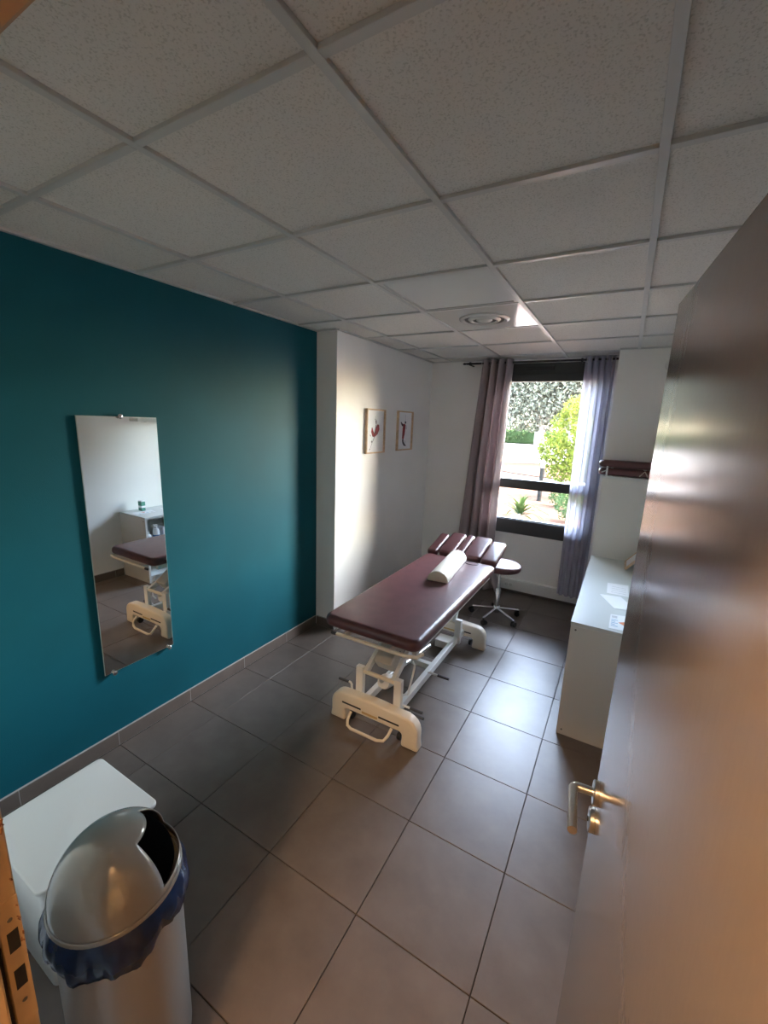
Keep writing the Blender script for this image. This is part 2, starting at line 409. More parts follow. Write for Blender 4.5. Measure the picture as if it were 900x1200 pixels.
# ---- ceiling: plenum slab, T-bars and lay-in tiles
ceil = struct(MB().box(XL-0.12, XR+0.12, 0.02, YW+0.25, ZC+0.06, ZC+0.16).build('ceiling', 'ceil_back', smooth=0), 'suspended ceiling of speckled white tiles in a metal grid', 'ceiling')
CX0, CY0, CS = -0.6177, 0.7617, 0.6
BW = 0.024
cxs = cuts(XL, XR, CX0, CS); cys = cuts(YD, YW, CY0, CS)
for x in cxs[1:-1]:
    linked(tile_mesh(BW, YW-YD, ZC-0.002, ZC+0.03, 'grid_bar', 0.001, 'grid_bar'), 'grid_bar', (x, (YW+YD)/2, 0), ceil)
for y in cys[1:-1]:
    for i in range(len(cxs)-1):
        a = cxs[i]+(BW/2 if i else 0); b = cxs[i+1]-(BW/2 if i < len(cxs)-2 else 0)
        linked(tile_mesh(b-a, BW*1.001, ZC-0.002, ZC+0.03, 'grid_bar', 0.001, 'grid_bar'), 'grid_bar', ((a+b)/2, y, 0), ceil)
def edge_bar(x0, x1, y0, y1):
    MB().box(x0, x1, y0, y1, ZC-0.002, ZC+0.02).build('edge_trim', 'grid_bar', ceil, smooth=0)
edge_bar(XL, XL+0.02, YD, YA); edge_bar(XA, XA+0.02, YA, YW); edge_bar(XA+0.02, XP, YW-0.02, YW); edge_bar(XP, XR, YP-0.02, YP); edge_bar(XR-0.02, XR, YD, YP-0.02); edge_bar(XL+0.02, XA, YA-0.02, YA)
SPECIAL = {}
for i in range(len(cxs)-1):
    for j in range(len(cys)-1):
        x0, x1, y0, y1 = cxs[i]+0.0105, cxs[i+1]-0.0105, cys[j]+0.0105, cys[j+1]-0.0105
        mx_, my_ = (x0+x1)/2, (y0+y1)/2
        if abs(mx_+0.9177) < 0.05 and 1.9 < my_ < 3.1:
            SPECIAL['panel' if my_ < 2.5 else 'vent'] = (mx_, my_); continue
        zj = 0.0005*((i*7+j*3) % 4)
        linked(tile_mesh(x1-x0, y1-y0, ZC+0.008, ZC+0.026, 'ceil_tile', 0.002, 'ceiling_tile'), 'ceiling_tile', (mx_, my_, zj), ceil)

# LED panel that is switched off
px, py = SPECIAL['panel']
t = thing('ceiling_light_panel', 'square smooth white light panel, switched off, next to the round air vent', 'light panel', (px, py, ZC))
mb = MB()
for (a, b, c, d) in ((-.286, .286, -.286, -.268), (-.286, .286, .268, .286), (-.286, -.268, -.268, .268), (.268, .286, -.268, .268)): mb.box(a, b, c, d, 0.0005, 0.024)
mb.build('frame', 'grid_bar', t, smooth=0)
MB().box(-.268, .268, -.268, .268, 0.005, 0.02).build('diffuser', 'lens_white', t, smooth=0)
# round air vent in a glossy plate
px, py = SPECIAL['vent']
t = thing('air_vent', 'glossy white ceiling plate with a round ringed air vent', 'air vent', (px, py, ZC))
MB().box(-.286, .286, -.286, .286, 0.002, 0.02).build('plate', 'vent_white', t, smooth=0, bevel=0.001)
prof = lambda r0, r1, zz: [(r0, zz), (r0+0.006, zz-0.020), ((r0+r1)/2, zz-0.026), (r1-0.004, zz-0.018), (r1, zz), (r1-0.006, zz+0.001), (r0+0.004, zz+0.001), (r0, zz)]
def ring(r0, r1, drop, name):
    mb = MB().lathe([(r1, 0.001), (r1, -0.004), (r1-0.012, -drop), (r0+0.01, -drop*1.15), (r0, -drop*0.6), (r0+0.006, -drop*0.6+0.004), (r1-0.014, 0.001)], 40, cap=False)
    mb.build(name, 'vent_white', t, smooth=50)
ring(0.130, 0.162, 0.010, 'outer_ring'); ring(0.074, 0.106, 0.013, 'inner_ring')
MB().lathe([(0.128, -0.0005), (0.128, -0.002), (0.0, -0.002)], 40, cap=False).build('duct_shadow', 'black', t)
MB().lathe([(0.052, -0.003), (0.052, -0.008), (0.040, -0.016), (0.014, -0.021), (0.0005, -0.022)], 36, cap=False).build('centre_cone', 'vent_white', t, smooth=50)

# ---- skirtings
def skirting(name, label, x, y0, y1, side, o0=TY0, st=TSY, axis='y'):
    root = bpy.data.objects.new(name, None); COL.objects.link(root); struct(root, label, 'skirting')
    c = cuts(y0, y1, o0, st)
    for k in range(len(c)-1):
        a, b = c[k]+0.0015, c[k+1]-0.0015
        if axis == 'y': MB().box(min(x, x+side*0.010), max(x, x+side*0.010), a, b, 0.001, 0.083).build('tile', 'tile', root, smooth=0, bevel=0.001, seg=1)
        else: MB().box(a, b, min(x, x+side*0.010), max(x, x+side*0.010), 0.001, 0.083).build('tile', 'tile', root, smooth=0, bevel=0.001, seg=1)
    if axis == 'y': MB().box(min(x, x+side*0.009), max(x, x+side*0.009), y0, y1, 0.0, 0.0865).build('grout', 'grout_light', root, smooth=0)
    else: MB().box(y0, y1, min(x, x+side*0.009), max(x, x+side*0.009), 0.0, 0.0865).build('grout', 'grout_light', root, smooth=0)
skirting('baseboard_left', 'taupe tile skirting along the teal wall', XL, YD, YA-0.012, 1)
skirting('baseboard_alcove', 'taupe tile skirting along the white jutting wall', XA, YA, YW, 1)
skirting('baseboard_corner', 'short taupe tile skirting on the end of the jutting wall', YA, XL+0.012, XA+0.010, -1, TX0, TSX, 'x')
skirting('baseboard_right', 'taupe tile skirting along the right wall', XR, YD+0.02, 2.49, -1)

# ---- cable trunking under the window with two sockets
tr = struct(MB().box(XA+0.012, XP-0.002, YW-0.05, YW-0.001, 0.036, 0.158).build('trim_1', 'trunk', smooth=0, bevel=0.004), 'white cable trunking along the foot of the window wall', 'trunking')
MB().box(XA+0.012, XP-0.002, YW-0.054, YW-0.0505, 0.130, 0.134).build('lid_groove', 'socket', tr, smooth=0)
for sx in (-0.962, -0.915):
    s_ = MB().lathe([(0.022, YW-0.0505), (0.022, YW-0.056), (0.017, YW-0.058)], 24, (sx, 0, 0.10), 'y').build('socket', 'socket', tr)
    for dx in (-0.007, 0.007): MB().lathe([(0.003, YW-0.0581), (0.003, YW-0.0592)], 8, (sx+dx, 0, 0.10), 'y').build('socket_hole', 'black', s_)
struct(MB().box(XA+0.012, XP-0.002, YW-0.03, YW-0.001, 0.0005, 0.034).build('baseboard_window', 'tile', smooth=0), 'dark skirting strip below the white trunking', 'skirting')

# ---- window
win = struct(bpy.data.objects.new('window_1', None), 'tall anthracite framed window with a low transom and garden view', 'window'); COL.objects.link(win)
fy0, fy1 = YW-0.02, YW+0.06
def wbar(name, x0, x1, z0, z1, y0=fy0, y1=fy1, mt='frame_dark'):
    return MB().box(x0, x1, y0, y1, z0, z1).build(name, mt, win, smooth=0, bevel=0.004)
hd = wbar('frame_head', WX0, WX1, 2.292, WZ1)
wbar('roller_box_lip', WX0, WX1, 2.355, 2.362, fy0-0.006, fy0-0.0005)
wbar('bottom_rail', WX0, WX1, WZ0, 0.832)
wbar('bottom_rail_lip', WX0, WX1, 0.832, 0.842, fy0+0.02, fy1)
wbar('transom', WX0+0.07, WX1-0.07, 1.180, 1.280)
wbar('stile', WX0, WX0+0.07, 0.832, 2.292); wbar('stile', WX1-0.07, WX1, 0.832, 2.292)
wbar('trickle_vent', -1.00, -0.72, 2.395, 2.435, fy0-0.020, fy0-0.0005, 'black')
for (z0, z1) in ((0.842, 1.180), (1.280, 2.292)):
    MB().box(WX0+0.07, WX1-0.07, YW+0.02, YW+0.026, z0, z1).build('pane', 'glass', win, smooth=0)

# ---- doorway lining and open door
fr = struct(bpy.data.objects.new('trim_2', None), 'beige painted door frame with worn strike plate', 'door frame'); COL.objects.link(fr)
YJ0 = 0.0
lj = MB().box(DX0-FW, DX0, 0.139, 0.165, 0.001, DZ).box(DX0-FW, DX0+0.014, YJ0, 0.131, 0.001, DZ).build('jamb', 'jamb', fr, smooth=0, bevel=0.003)
MB().box(DX0-FW, DX0-0.012, 0.1312, 0.1388, 0.001, DZ).build('seal_groove', 'black', fr, smooth=0)
MB().box(DX0-FW, DX1+FW, YJ0, 0.155, DZ, DZ+FW).build('head', 'jamb', fr, smooth=0, bevel=0.003)
MB().box(DX1+0.004, DX1+FW, YJ0, 0.16, 0.001, DZ).build('jamb', 'jamb', fr, smooth=0, bevel=0.003)
# strike plate: thin plate with black patches laid on for the dark of two openings, on the jamb reveal
sp = MB().box(DX0+0.0002, DX0+0.0016, 0.1395, 0.1645, 0.88, 1.12).build('strike_plate', 'jamb', fr, smooth=0, bevel=0.0005)
for z in (1.045, 0.972):
    MB().box(DX0+0.0017, DX0+0.0022, 0.1455, 0.1590, z-0.019, z+0.019).build('latch_hole', 'black', sp, smooth=0)
for z in (1.085, 0.925):
    MB().lathe([(0.0035, DX0+0.0017), (0.0030, DX0+0.0026)], 12, (0, 0.152, z), 'x').build('screw', 'screw', sp)
mb = MB(); rnd = random.Random(3)
for k in range(14):
    z = 1.02+rnd.random()*0.33; y = 0.1615+rnd.random()*0.003; a = 0.003+rnd.random()*0.006
    mb.bar((DX0+0.0005, y, z), (DX0+0.0024, y-rnd.random()*0.004, z+a*(1 if rnd.random() > .5 else -1)), 0.002, 0.0015)
mb.build('wood_chips', 'wood_raw', fr, smooth=0, kind='stuff')

A = Vector((0.047, 0.97, 0)); B = Vector((0.122, 0.165, 0)); dl = (B-A).length
ang = math.atan2((B-A).y, (B-A).x)
# local frame of the leaf: origin at the free edge on the face, +x to the hinge, +y to the camera side (-x world)
door = bpy.data.objects.new('door_1', None); COL.objects.link(door); door.location = (A.x, A.y, 0); door.rotation_euler = (0, 0, ang)
struct(door, 'taupe grey satin door standing open at the right', 'door')
# local -y points to world... face at y=0, body towards +world x
side = 1 if (Matrix.Rotation(ang, 3, 'Z') @ Vector((0, 1, 0))).x > 0 else -1
MB().box(0.0, dl, min(0, side*0.04), max(0, side*0.04), 0.008, 2.058).build('door_leaf', 'door', door, smooth=0, bevel=0.0015)
def dpt(u, v, z): return (u, -side*v, z)          # u from free edge, v out of the face
hz = 1.040
hr = MB().lathe([(0.026, -side*0.0003), (0.026, -side*0.009), (0.024, -side*0.011), (0.011, -side*0.011)], 32, (0.045, 0, hz), 'y').build('rosette', 'steel', door)
pth = [dpt(0.045, 0.008, hz), dpt(0.045, 0.040, hz)]
for k in range(7):
    a = R(90*k/6); pth.append(dpt(0.045+0.012*(1-math.cos(a)), 0.040+0.012*math.sin(a), hz))
pth.append(dpt(0.165, 0.052, hz))
MB().tube(pth, 0.0095, 20).build('door_handle', 'steel', door)
MB().lathe([(0.026, -side*0.0003), (0.026, -side*0.009), (0.024, -side*0.011), (0.006, -side*0.011)], 32, (0.045, 0, hz-0.072), 'y').build('lock_rosette', 'steel', door)
MB().lathe([(0.0055, -side*0.011), (0.0055, -side*0.0135), (0.004, -side*0.014)], 16, (0.045, 0, hz-0.072), 'y').build('lock_cylinder', 'black', door)
MB().box(-0.0012, -0.0002, side*0.009, side*0.031, 0.93, 1.16).build('latch_plate', 'steel', door, smooth=0)
for z in (0.25, 1.05, 1.85): MB().lathe([(0.008, z-0.045), (0.008, z+0.045)], 16, (dl+0.004, -side*0.006, 0)).build('hinge', 'steel', door)

# ---- hallway ceiling lamp (behind the camera, its light falls through the doorway)
LX, LY = -0.405, -0.60
t = thing('hallway_lamp', 'small warm globe lamp hanging in the hallway behind the doorway', 'lamp', (LX, LY, 2.76))
MB().lathe([(0.045, -0.0005), (0.045, -0.02), (0.012, -0.03), (0.008, -0.10), (0.030, -0.115), (0.030, -0.135)], 24).build('ceiling_cup', 'steel', t)
MB().lathe([(0.055*math.cos(R(a))+0.0005, -0.185+0.055*math.sin(R(a))) for a in range(66, -91, -12)], 24).build('globe', 'lamp_glow', t)

# ================================================================== MASSAGE TABLE
BX = -1.095
bed = thing('massage_table', 'burgundy padded massage table on a white height-adjustable steel base', 'massage table', (BX, 1.80, 0))
def L(y): return y-1.80
MB().slab(-0.310, 0.310, L(1.80), L(3.285), 0.652, 0.722, 0.060, 0.032, 8, 6).build('mattress', 'leather', bed, smooth=60)
# breathing hole plug near the head end
pts = [(0.125+0.055*math.cos(R(a)), L(3.215)+0.040*math.sin(R(a)), 0.7225) for a in range(0, 360, 15)]
MB().tube(pts, 0.003, 6, closed=True).build('face_hole_seam', 'black', bed)
# headrest: five pads side by side, tilted up
tilt = math.atan2(0.095, 0.36)
def pad(x0, x1, y0, y1, th=0.062):
    mtx = Matrix.Translation((0, L(3.30), 0.688)) @ Matrix.Rotation(tilt, 4, 'X')
    MB().slab(x0, x1, y0, y1, 0, th, 0.028, 0.022, 6, 5).xform(mtx).build('headrest_pad', 'leather', bed, smooth=60)
pad(-0.313, -0.222, -0.005, 0.335); pad(-0.212, -0.075, 0.012, 0.385); pad(-0.066, 0.006, 0.012, 0.385); pad(0.014, 0.165, 0.012, 0.385); pad(0.173, 0.305, -0.010, 0.340)
mb = MB()
for x in (-0.16, 0.09): mb.bar((x, L(3.20), 0.640), (x, L(3.62), 0.752), 0.03, 0.02)
mb.bar((-0.26, L(3.45), 0.706), (0.25, L(3.45), 0.706), 0.03, 0.02); mb.build('headrest_frame', 'bed_white', bed, smooth=0, bevel=0.003)
mb = MB()
for x in (-0.262, 0.262): mb.bar((x, L(1.86), 0.632), (x, L(3.24), 0.632), 0.03, 0.038)
for y in (1.90, 2.50, 3.20): mb.bar((-0.247, L(y), 0.632), (0.247, L(y), 0.632), 0.035, 0.034)
mb.build('top_frame', 'bed_white', bed, smooth=0, bevel=0.004)
# hand bar across the foot end
MB().tube([(-0.205, L(1.80), 0.628), (0.10, L(1.80), 0.632), (0.25, L(1.80), 0.634), (0.298, L(1.812), 0.636), (0.312, L(1.86), 0.638)], 0.0105, 12).build('hand_bar', 'bed_cream', bed)
MB().tube([(-0.240, L(1.80), 0.6275), (-0.206, L(1.80), 0.628)], 0.0095, 12).build('bar_grip', 'grey_grip', bed)
for x in (-0.15, 0.15): MB().bar((x, L(1.80)+0.008, 0.632), (x, L(1.885), 0.632), 0.02, 0.016).build('bar_bracket', 'bed_white', bed, smooth=0)
# feet covers
def foot_profile():
    P = []
    def arc(cx_, cz, r, a0, a1, n):
        for k in range(n+1):
            a = R(a0+(a1-a0)*k/n); P.append((cx_+r*math.cos(a), cz+r*math.sin(a)))
    P.append((-0.306, 0.001)); P.append((-0.298, 0.05))
    arc(-0.213, 0.108, 0.085, 180, 95, 8)
    P.append((0.0, 0.203))
    arc(0.213, 0.108, 0.085, 85, 0, 8)
    P.append((0.298, 0.05)); P.append((0.306, 0.001)); P.append((0.194, 0.001)); P.append((0.199, 0.05))
    arc(0.177, 0.067, 0.022, 0, 90, 4); arc(-0.177, 0.067, 0.022, 90, 180, 4)
    P.append((-0.199, 0.05)); P.append((-0.194, 0.001))
    return P
for (yc, far) in ((1.918, False), (3.205, True)):
    c = MB().prism(foot_profile(), L(yc)-0.036, L(yc)+0.036).build('foot_cover', 'bed_cream', bed, smooth=40, bevel=0.014, seg=4)
    fyy = L(yc)-0.0362
    for (x0, x1) in ((-0.215, -0.078), (0.045, 0.182)):
        MB().box(x0, x1, fyy-0.0006, fyy+0.002, 0.124, 0.135).build('slot', 'black', c, smooth=0)
    MB().box(-0.070, 0.038, fyy-0.0008, fyy+0.002, 0.108, 0.122).build('name_plate', 'label_gold', c, smooth=0)
    for sx in (-0.235, 0.235):
        for sy in (-0.022,):
            wc = MB().lathe([(0.010, -0.012), (0.024, -0.011), (0.026, 0.0), (0.024, 0.011), (0.010, 0.012)], 20, (sx*0.72, L(yc)+0.012, 0.0265), 'x').build('castor', 'black', bed)
# base rails
for x in (-0.105, 0.105):
    MB().bar((x, L(1.93), 0.125), (x, L(3.20), 0.125), 0.036, 0.05).build('base_rail', 'bed_white', bed, smooth=0, bevel=0.004)
MB().bar((-0.087, L(2.55), 0.125), (0.087, L(2.55), 0.125), 0.04, 0.04).build('base_cross_bar', 'bed_white', bed, smooth=0, bevel=0.003)
# uprights with pivot tube
for (yc, h) in ((1.985, 0.345), (3.02, 0.30)):
    for x in (-0.150, 0.118):
        MB().bar((x, L(yc), 0.095), (x, L(yc), h), 0.050, 0.034, (0, 1, 0)).build('upright', 'bed_white', bed, smooth=0, bevel=0.004)
    MB().tube([(-0.160, L(yc), h-0.03), (0.128, L(yc), h-0.03)], 0.013, 16).build('pivot_tube', 'bed_cream', bed)
# lifting arms
for x in (-0.110, 0.080):
    MB().bar((x, L(1.985), 0.316), (x, L(2.52), 0.612), 0.026, 0.042).build('lifting_arm', 'bed_white', bed, smooth=0, bevel=0.003)
    MB().bar((x, L(3.02), 0.27), (x, L(3.19), 0.612), 0.026, 0.042).build('lifting_arm', 'bed_white', bed, smooth=0, bevel=0.003)
# motor case and actuator
mtx = Matrix.Translation((-0.020, L(2.17), 0.430)) @ Matrix.Rotation(R(38), 4, 'X')
mc = MB().box(-0.062, 0.062, -0.145, 0.150, -0.040, 0.062).xform(mtx).build('motor_case', 'motor', bed, smooth=0, bevel=0.010, seg=3)
for (yy, zz) in ((-0.03, 0.02), (0.06, 0.0)): MB().lathe([(0.006, 0.0622), (0.006, 0.0640)], 10, (0, yy, zz), 'x').xform(mtx).build('screw', 'screw', mc)
MB().lathe([(0.030, 0.0), (0.042, 0.02), (0.046, 0.09), (0.040, 0.12), (0.02, 0.125)], 20).xform(Matrix.Translation((-0.01, L(2.14), 0.215)) @ Matrix.Rotation(R(70), 4, 'X')).build('motor_head', 'bed_white', bed)
MB().tube([(-0.01, L(2.0), 0.28), (-0.01, L(2.75), 0.16)], 0.014, 14).build('actuator_rod', 'steel', bed)
MB().tube([(0.14, L(2.12), 0.40), (0.165, L(2.10), 0.395), (0.168, L(2.06), 0.33), (0.15, L(2.05), 0.22), (0.11, L(2.05), 0.20)], 0.006, 10).build('brake_rod', 'bed_white', bed)
# foot pedal loop
lp = [(-0.150, L(1.885), 0.085), (-0.150, L(1.850), 0.050), (-0.140, L(1.835), 0.026), (-0.110, L(1.826), 0.020), (0.07, L(1.826), 0.022), (0.110, L(1.835), 0.030), (0.130, L(1.850), 0.060), (0.135, L(1.885), 0.090)]
MB().tube(lp, 0.009, 12).build('foot_pedal', 'bed_cream', bed)
# brake levers with grey grips
def lever(path, gp):
    l_ = MB().tube(path, 0.007, 10).build('brake_lever', 'bed_white', bed)
    MB().tube(gp, 0.009, 12).build('lever_grip', 'grey_grip', l_)
lever([(-0.192, L(1.955), 0.165), (-0.196, L(1.955), 0.215), (-0.205, L(1.955), 0.226), (-0.225, L(1.955), 0.226)], [(-0.215, L(1.955), 0.226), (-0.290, L(1.955), 0.224)])
lever([(0.118, L(2.03), 0.150), (0.185, L(2.03), 0.150)], [(0.180, L(2.03), 0.150), (0.262, L(2.03), 0.150)])
lever([(0.118, L(2.03), 0.115), (0.195, L(2.03), 0.115)], [(0.190, L(2.03), 0.115), (0.272, L(2.03), 0.115)])
lever([(0.123, L(2.42), 0.160), (0.200, L(2.42), 0.160)], [(0.195, L(2.42), 0.160), (0.275, L(2.42), 0.160)])
MB().box(-0.06, 0.06, L(2.98), L(3.10), 0.03, 0.095).build('control_box', 'white_plastic', bed, smooth=0, bevel=0.006)

# ---- half-round bolster lying on the table
bl = MB(); n = 18
prof = [(0.078*math.cos(R(180*k/n)), 0.076*math.sin(R(180*k/n))+0.004) for k in range(n+1)]
prof = [(0.071, 0.0)]+prof+[(-0.071, 0.0)]
bl.prism(prof, -0.295, 0.295)
bo = bl.build('bolster', 'cream_vinyl', smooth=50, bevel=0.006, seg=3)
bo.location = (-1.075, 2.955, 0.7235); bo.rotation_euler = (0, 0, R(6))
tag(bo, 'cream half-round bolster cushion lying on the massage table', 'bolster')

# ================================================================== STOOL
st = thing('rolling_stool', 'round burgundy stool on a chrome five-star castor base', 'stool', (-0.885, 3.87, 0))
MB().lathe([(0.06, 0.497), (0.165, 0.500), (0.184, 0.507), (0.190, 0.522), (0.189, 0.538), (0.178, 0.552), (0.150, 0.559), (0.07, 0.562), (0.001, 0.5625)], 48, cap=True).build('seat', 'leather', st, smooth=60)
MB().lathe([(0.10, 0.488), (0.10, 0.4965)], 24).build('seat_plate', 'black', st)
MB().lathe([(0.0135, 0.30), (0.0135, 0.488)], 20).build('gas_rod', 'chrome', st)
MB().lathe([(0.024, 0.085), (0.025, 0.12), (0.025, 0.295), (0.021, 0.302)], 24).build('column', 'chrome', st)
MB().lathe([(0.030, 0.060), (0.036, 0.075), (0.036, 0.110), (0.028, 0.125)], 24).build('hub', 'chrome', st)
for k in range(5):
    a = R(183+72*k); dx, dy = math.cos(a), math.sin(a)
    lg = MB().bar((0.03*dx, 0.03*dy, 0.095), (0.235*dx, 0.235*dy, 0.066), 0.024, 0.018).build('leg', 'chrome', st, smooth=0, bevel=0.006, seg=3)
    cb = Matrix.Translation((0.232*dx, 0.232*dy, 0)) @ Matrix.Rotation(a+R(35+40*k), 4, 'Z')
    mb = MB()
    for off in (-0.013, 0.013):
        mb.lathe([(0.008, off-0.009), (0.024, off-0.008), (0.0255, off), (0.024, off+0.008), (0.008, off+0.009)], 20, (0.012, 0, 0.0258), 'y')
    mb.box(-0.006, 0.022, -0.0035, 0.0035, 0.018, 0.056); mb.lathe([(0.009, 0.05), (0.009, 0.060)], 10)
    mb.xform(cb).build('castor', 'black', lg)

# ================================================================== MIRROR AND PICTURES
mi = thing('wall_mirror', 'tall narrow frameless mirror clipped to the teal wall', 'mirror', (XL, 1.205, 1.13))
MB().box(0.012, 0.0150, -0.1955, 0.1955, -0.676, 0.678).build('glass_edge', 'mirror_edge', mi, smooth=0)
MB().box(0.0151, 0.0165, -0.1935, 0.1935, -0.674, 0.676).build('mirror_glass', 'mirror', mi, smooth=0)
for (y, z) in ((0.0, 0.679), (-0.150, -0.679), (0.165, -0.679)):
    c = MB().lathe([(0.009, 0.0005), (0.009, 0.022), (0.012, 0.0225), (0.012, 0.028), (0.009, 0.030)], 20, (0, y, z), 'x').build('clip', 'chrome', mi)

def picture(y0, y1, z0, z1, label, strokes):
    t = thing('framed_picture', label, 'picture', (XA, (y0+y1)/2, (z0+z1)/2), 0, 'two figure pictures')
    hw, hh = (y1-y0)/2, (z1-z0)/2; b = 0.012; d = 0.026
    for (a0, a1, c0, c1) in ((-hw, hw, -hh, -hh+b), (-hw, hw, hh-b, hh), (-hw, -hw+b, -hh+b, hh-b), (hw-b, hw, -hh+b, hh-b)):
        MB().box(0.001, d, a0, a1, c0, c1).build('frame_bar', 'pale_wood', t, smooth=0, bevel=0.001)
    pr_ = MB().box(0.004, 0.008, -hw+b, hw-b, -hh+b, hh-b).build('print', 'paper', t, smooth=0)
    pr_['label'] = 'white print with a loose painted figure'
    for (pts, wds, mt) in strokes:
        vs = []; fs = []
        for i, ((y, z), wd) in enumerate(zip(pts, wds)):
            p0 = Vector(pts[max(i-1, 0)]); p1 = Vector(pts[min(i+1, len(pts)-1)]); dd = (p1-p0).normalized(); nn = Vector((-dd.y, dd.x))*wd/2
            vs += [(0.0085, y+nn.x, z+nn.y), (0.0085, y-nn.x, z-nn.y)]
            if i: fs.append((2*i-2, 2*i-1, 2*i+1, 2*i))
        MB().add(vs, fs).build('brush_stroke', mt, pr_, smooth=0)
picture(3.220, 3.552, 1.542, 1.944, 'pale wood framed picture of a balancing red figure, nearer the teal wall',
    [([(0.0, 0.14), (0.005, 0.10)], [0.004, 0.006], 'ink_grey'), ([(-0.02, 0.115), (-0.005, 0.105), (0.012, 0.112)], [0.003, 0.006, 0.003], 'ink_grey'),
     ([(0.012, 0.102), (0.014, 0.085), (0.016, 0.065)], [0.014, 0.020, 0.010], 'ink_dark'), ([(0.055, 0.062), (0.050, 0.03), (0.025, -0.01), (0.0, -0.045)], [0.03, 0.06, 0.055, 0.012], 'ink_red'),
     ([(-0.055, 0.035), (-0.052, 0.0), (-0.03, -0.03), (0.0, -0.045)], [0.010, 0.035, 0.045, 0.020], 'ink_red'), ([(0.018, 0.062), (0.01, 0.02), (0.0, -0.03)], [0.012, 0.018, 0.03], 'ink_dark'),
     ([(-0.085, -0.03), (-0.075, -0.045)], [0.006, 0.008], 'ink_red'), ([(-0.005, -0.05), (-0.045, -0.10), (-0.075, -0.155)], [0.010, 0.008, 0.004], 'ink_grey'), ([(-0.05, -0.088), (-0.06, -0.10)], [0.016, 0.012], 'ink_dark'), ([(-0.078, -0.158), (-0.095, -0.17)], [0.010, 0.004], 'ink_dark')])
picture(3.812, 4.150, 1.548, 1.948, 'pale wood framed picture of a tall red figure with raised arm, nearer the window',
    [([(0.015, 0.165), (0.017, 0.10)], [0.004, 0.004], 'ink_grey'), ([(0.018, 0.098), (0.016, 0.075)], [0.030, 0.030], 'ink_dark'),
     ([(-0.085, 0.088), (-0.055, 0.062), (-0.02, 0.055)], [0.010, 0.028, 0.020], 'ink_dark'), ([(-0.06, 0.07), (-0.03, 0.055), (0.0, 0.05)], [0.008, 0.02, 0.03], 'ink_red'), ([(0.0, 0.07), (-0.01, 0.03), (-0.018, -0.03), (-0.03, -0.085)], [0.045, 0.062, 0.055, 0.035], 'ink_red'),
     ([(0.035, 0.06), (0.045, 0.02)], [0.006, 0.012], 'ink_grey'), ([(-0.03, -0.085), (-0.02, -0.12), (0.01, -0.145), (0.05, -0.155)], [0.035, 0.03, 0.025, 0.005], 'ink_dark'), ([(0.02, -0.10), (0.03, -0.12), (0.015, -0.14)], [0.006, 0.008, 0.005], 'ink_grey')])

# ================================================================== SHELF UNIT, CABINET AND WHAT STANDS ON THEM
UX0, UX1, UY0, UY1, UZ = -0.140, XR-0.002, 2.500, 4.020, 0.741
un = thing('shelf_unit', 'low white open-fronted shelf unit along the right wall, papers on its top', 'shelf unit', (0, 0, 0))
MB().box(UX0, UX1, UY0, UY1, UZ-0.022, UZ).build('top_board', 'melamine', un, smooth=0, bevel=0.001)
for (a, b) in ((UY0, UY0+0.020), (UY1-0.020, UY1)):
    sb = MB().box(UX0+0.002, UX1, a, b, 0.0005, UZ-0.0225).build('side_panel', 'melamine_side', un, smooth=0, bevel=0.001)
    for z in (0.035, UZ-0.045): MB().lathe([(0.0055, a-0.0002), (0.0055, a-0.002)], 12, (UX0+0.030, 0, z), 'y').build('screw_cap', 'screw', sb)
for y in (3.0, 3.5): MB().box(UX0+0.012, UX1-0.012, y-0.009, y+0.009, 0.081, UZ-0.0225).build('divider', 'melamine', un, smooth=0)
MB().box(UX1-0.011, UX1-0.003, UY0+0.0205, UY1-0.0205, 0.081, UZ-0.0225).build('back_panel', 'melamine', un, smooth=0)
MB().box(UX0+0.006, UX1, UY0+0.0205, UY1-0.0205, 0.060, 0.080).build('bottom_board', 'melamine', un, smooth=0)
MB().box(UX0+0.030, UX0+0.046, UY0+0.0205, UY1-0.0205, 0.0005, 0.0595).build('plinth', 'melamine', un, smooth=0)
for (a, b) in ((UY0+0.021, 2.9905), (3.0095, 3.4905), (3.5095, UY1-0.021)):
    MB().box(UX0+0.012, UX1-0.012, a, b, 0.395, 0.413).build('shelf', 'melamine', un, smooth=0)
# bottles and packets seen through the mirror
bt = thing('spray_bottle', 'clear bottle half full of blue liquid inside the shelf unit, seen in the mirror', 'bottle', (-0.06, 2.66, 0.4135))
MB().lathe([(0.030, 0), (0.034, 0.004), (0.034, 0.10)], 20).build('liquid_body', 'bottle_blue', bt)
MB().lathe([(0.034, 0.1005), (0.034, 0.14), (0.026, 0.165), (0.012, 0.175), (0.012, 0.19)], 20).build('bottle_shoulder', 'bottle_white', bt)
MB().box(-0.014, 0.014, -0.030, 0.012, 0.1905, 0.215).build('spray_head', 'bottle_white', bt, smooth=0, bevel=0.003)
bt = thing('white_bottle', 'slim white bottle inside the shelf unit beside the blue one', 'bottle', (-0.07, 2.565, 0.4135))
MB().lathe([(0.026, 0), (0.029, 0.004), (0.029, 0.105), (0.014, 0.122)], 20).build('bottle_body', 'bottle_white', bt)
MB().lathe([(0.013, 0.1225), (0.013, 0.145)], 16).build('cap', 'socket', bt)
bt = thing('carton', 'small green and white carton on the shelf unit top', 'carton', (0.225, 2.690, UZ+0.0005))
MB().box(-0.032, 0.032, -0.022, 0.022, 0, 0.105).build('carton_body', 'carton_green', bt, smooth=0, bevel=0.001)
MB().box(-0.0325, 0.0325, -0.0225, 0.0225, 0.035, 0.058).build('white_band', 'paper', bt, smooth=0)
MB().box(-0.030, 0.030, -0.020, 0.020, 0.1055, 0.116).build('flap', 'paper', bt, smooth=0)
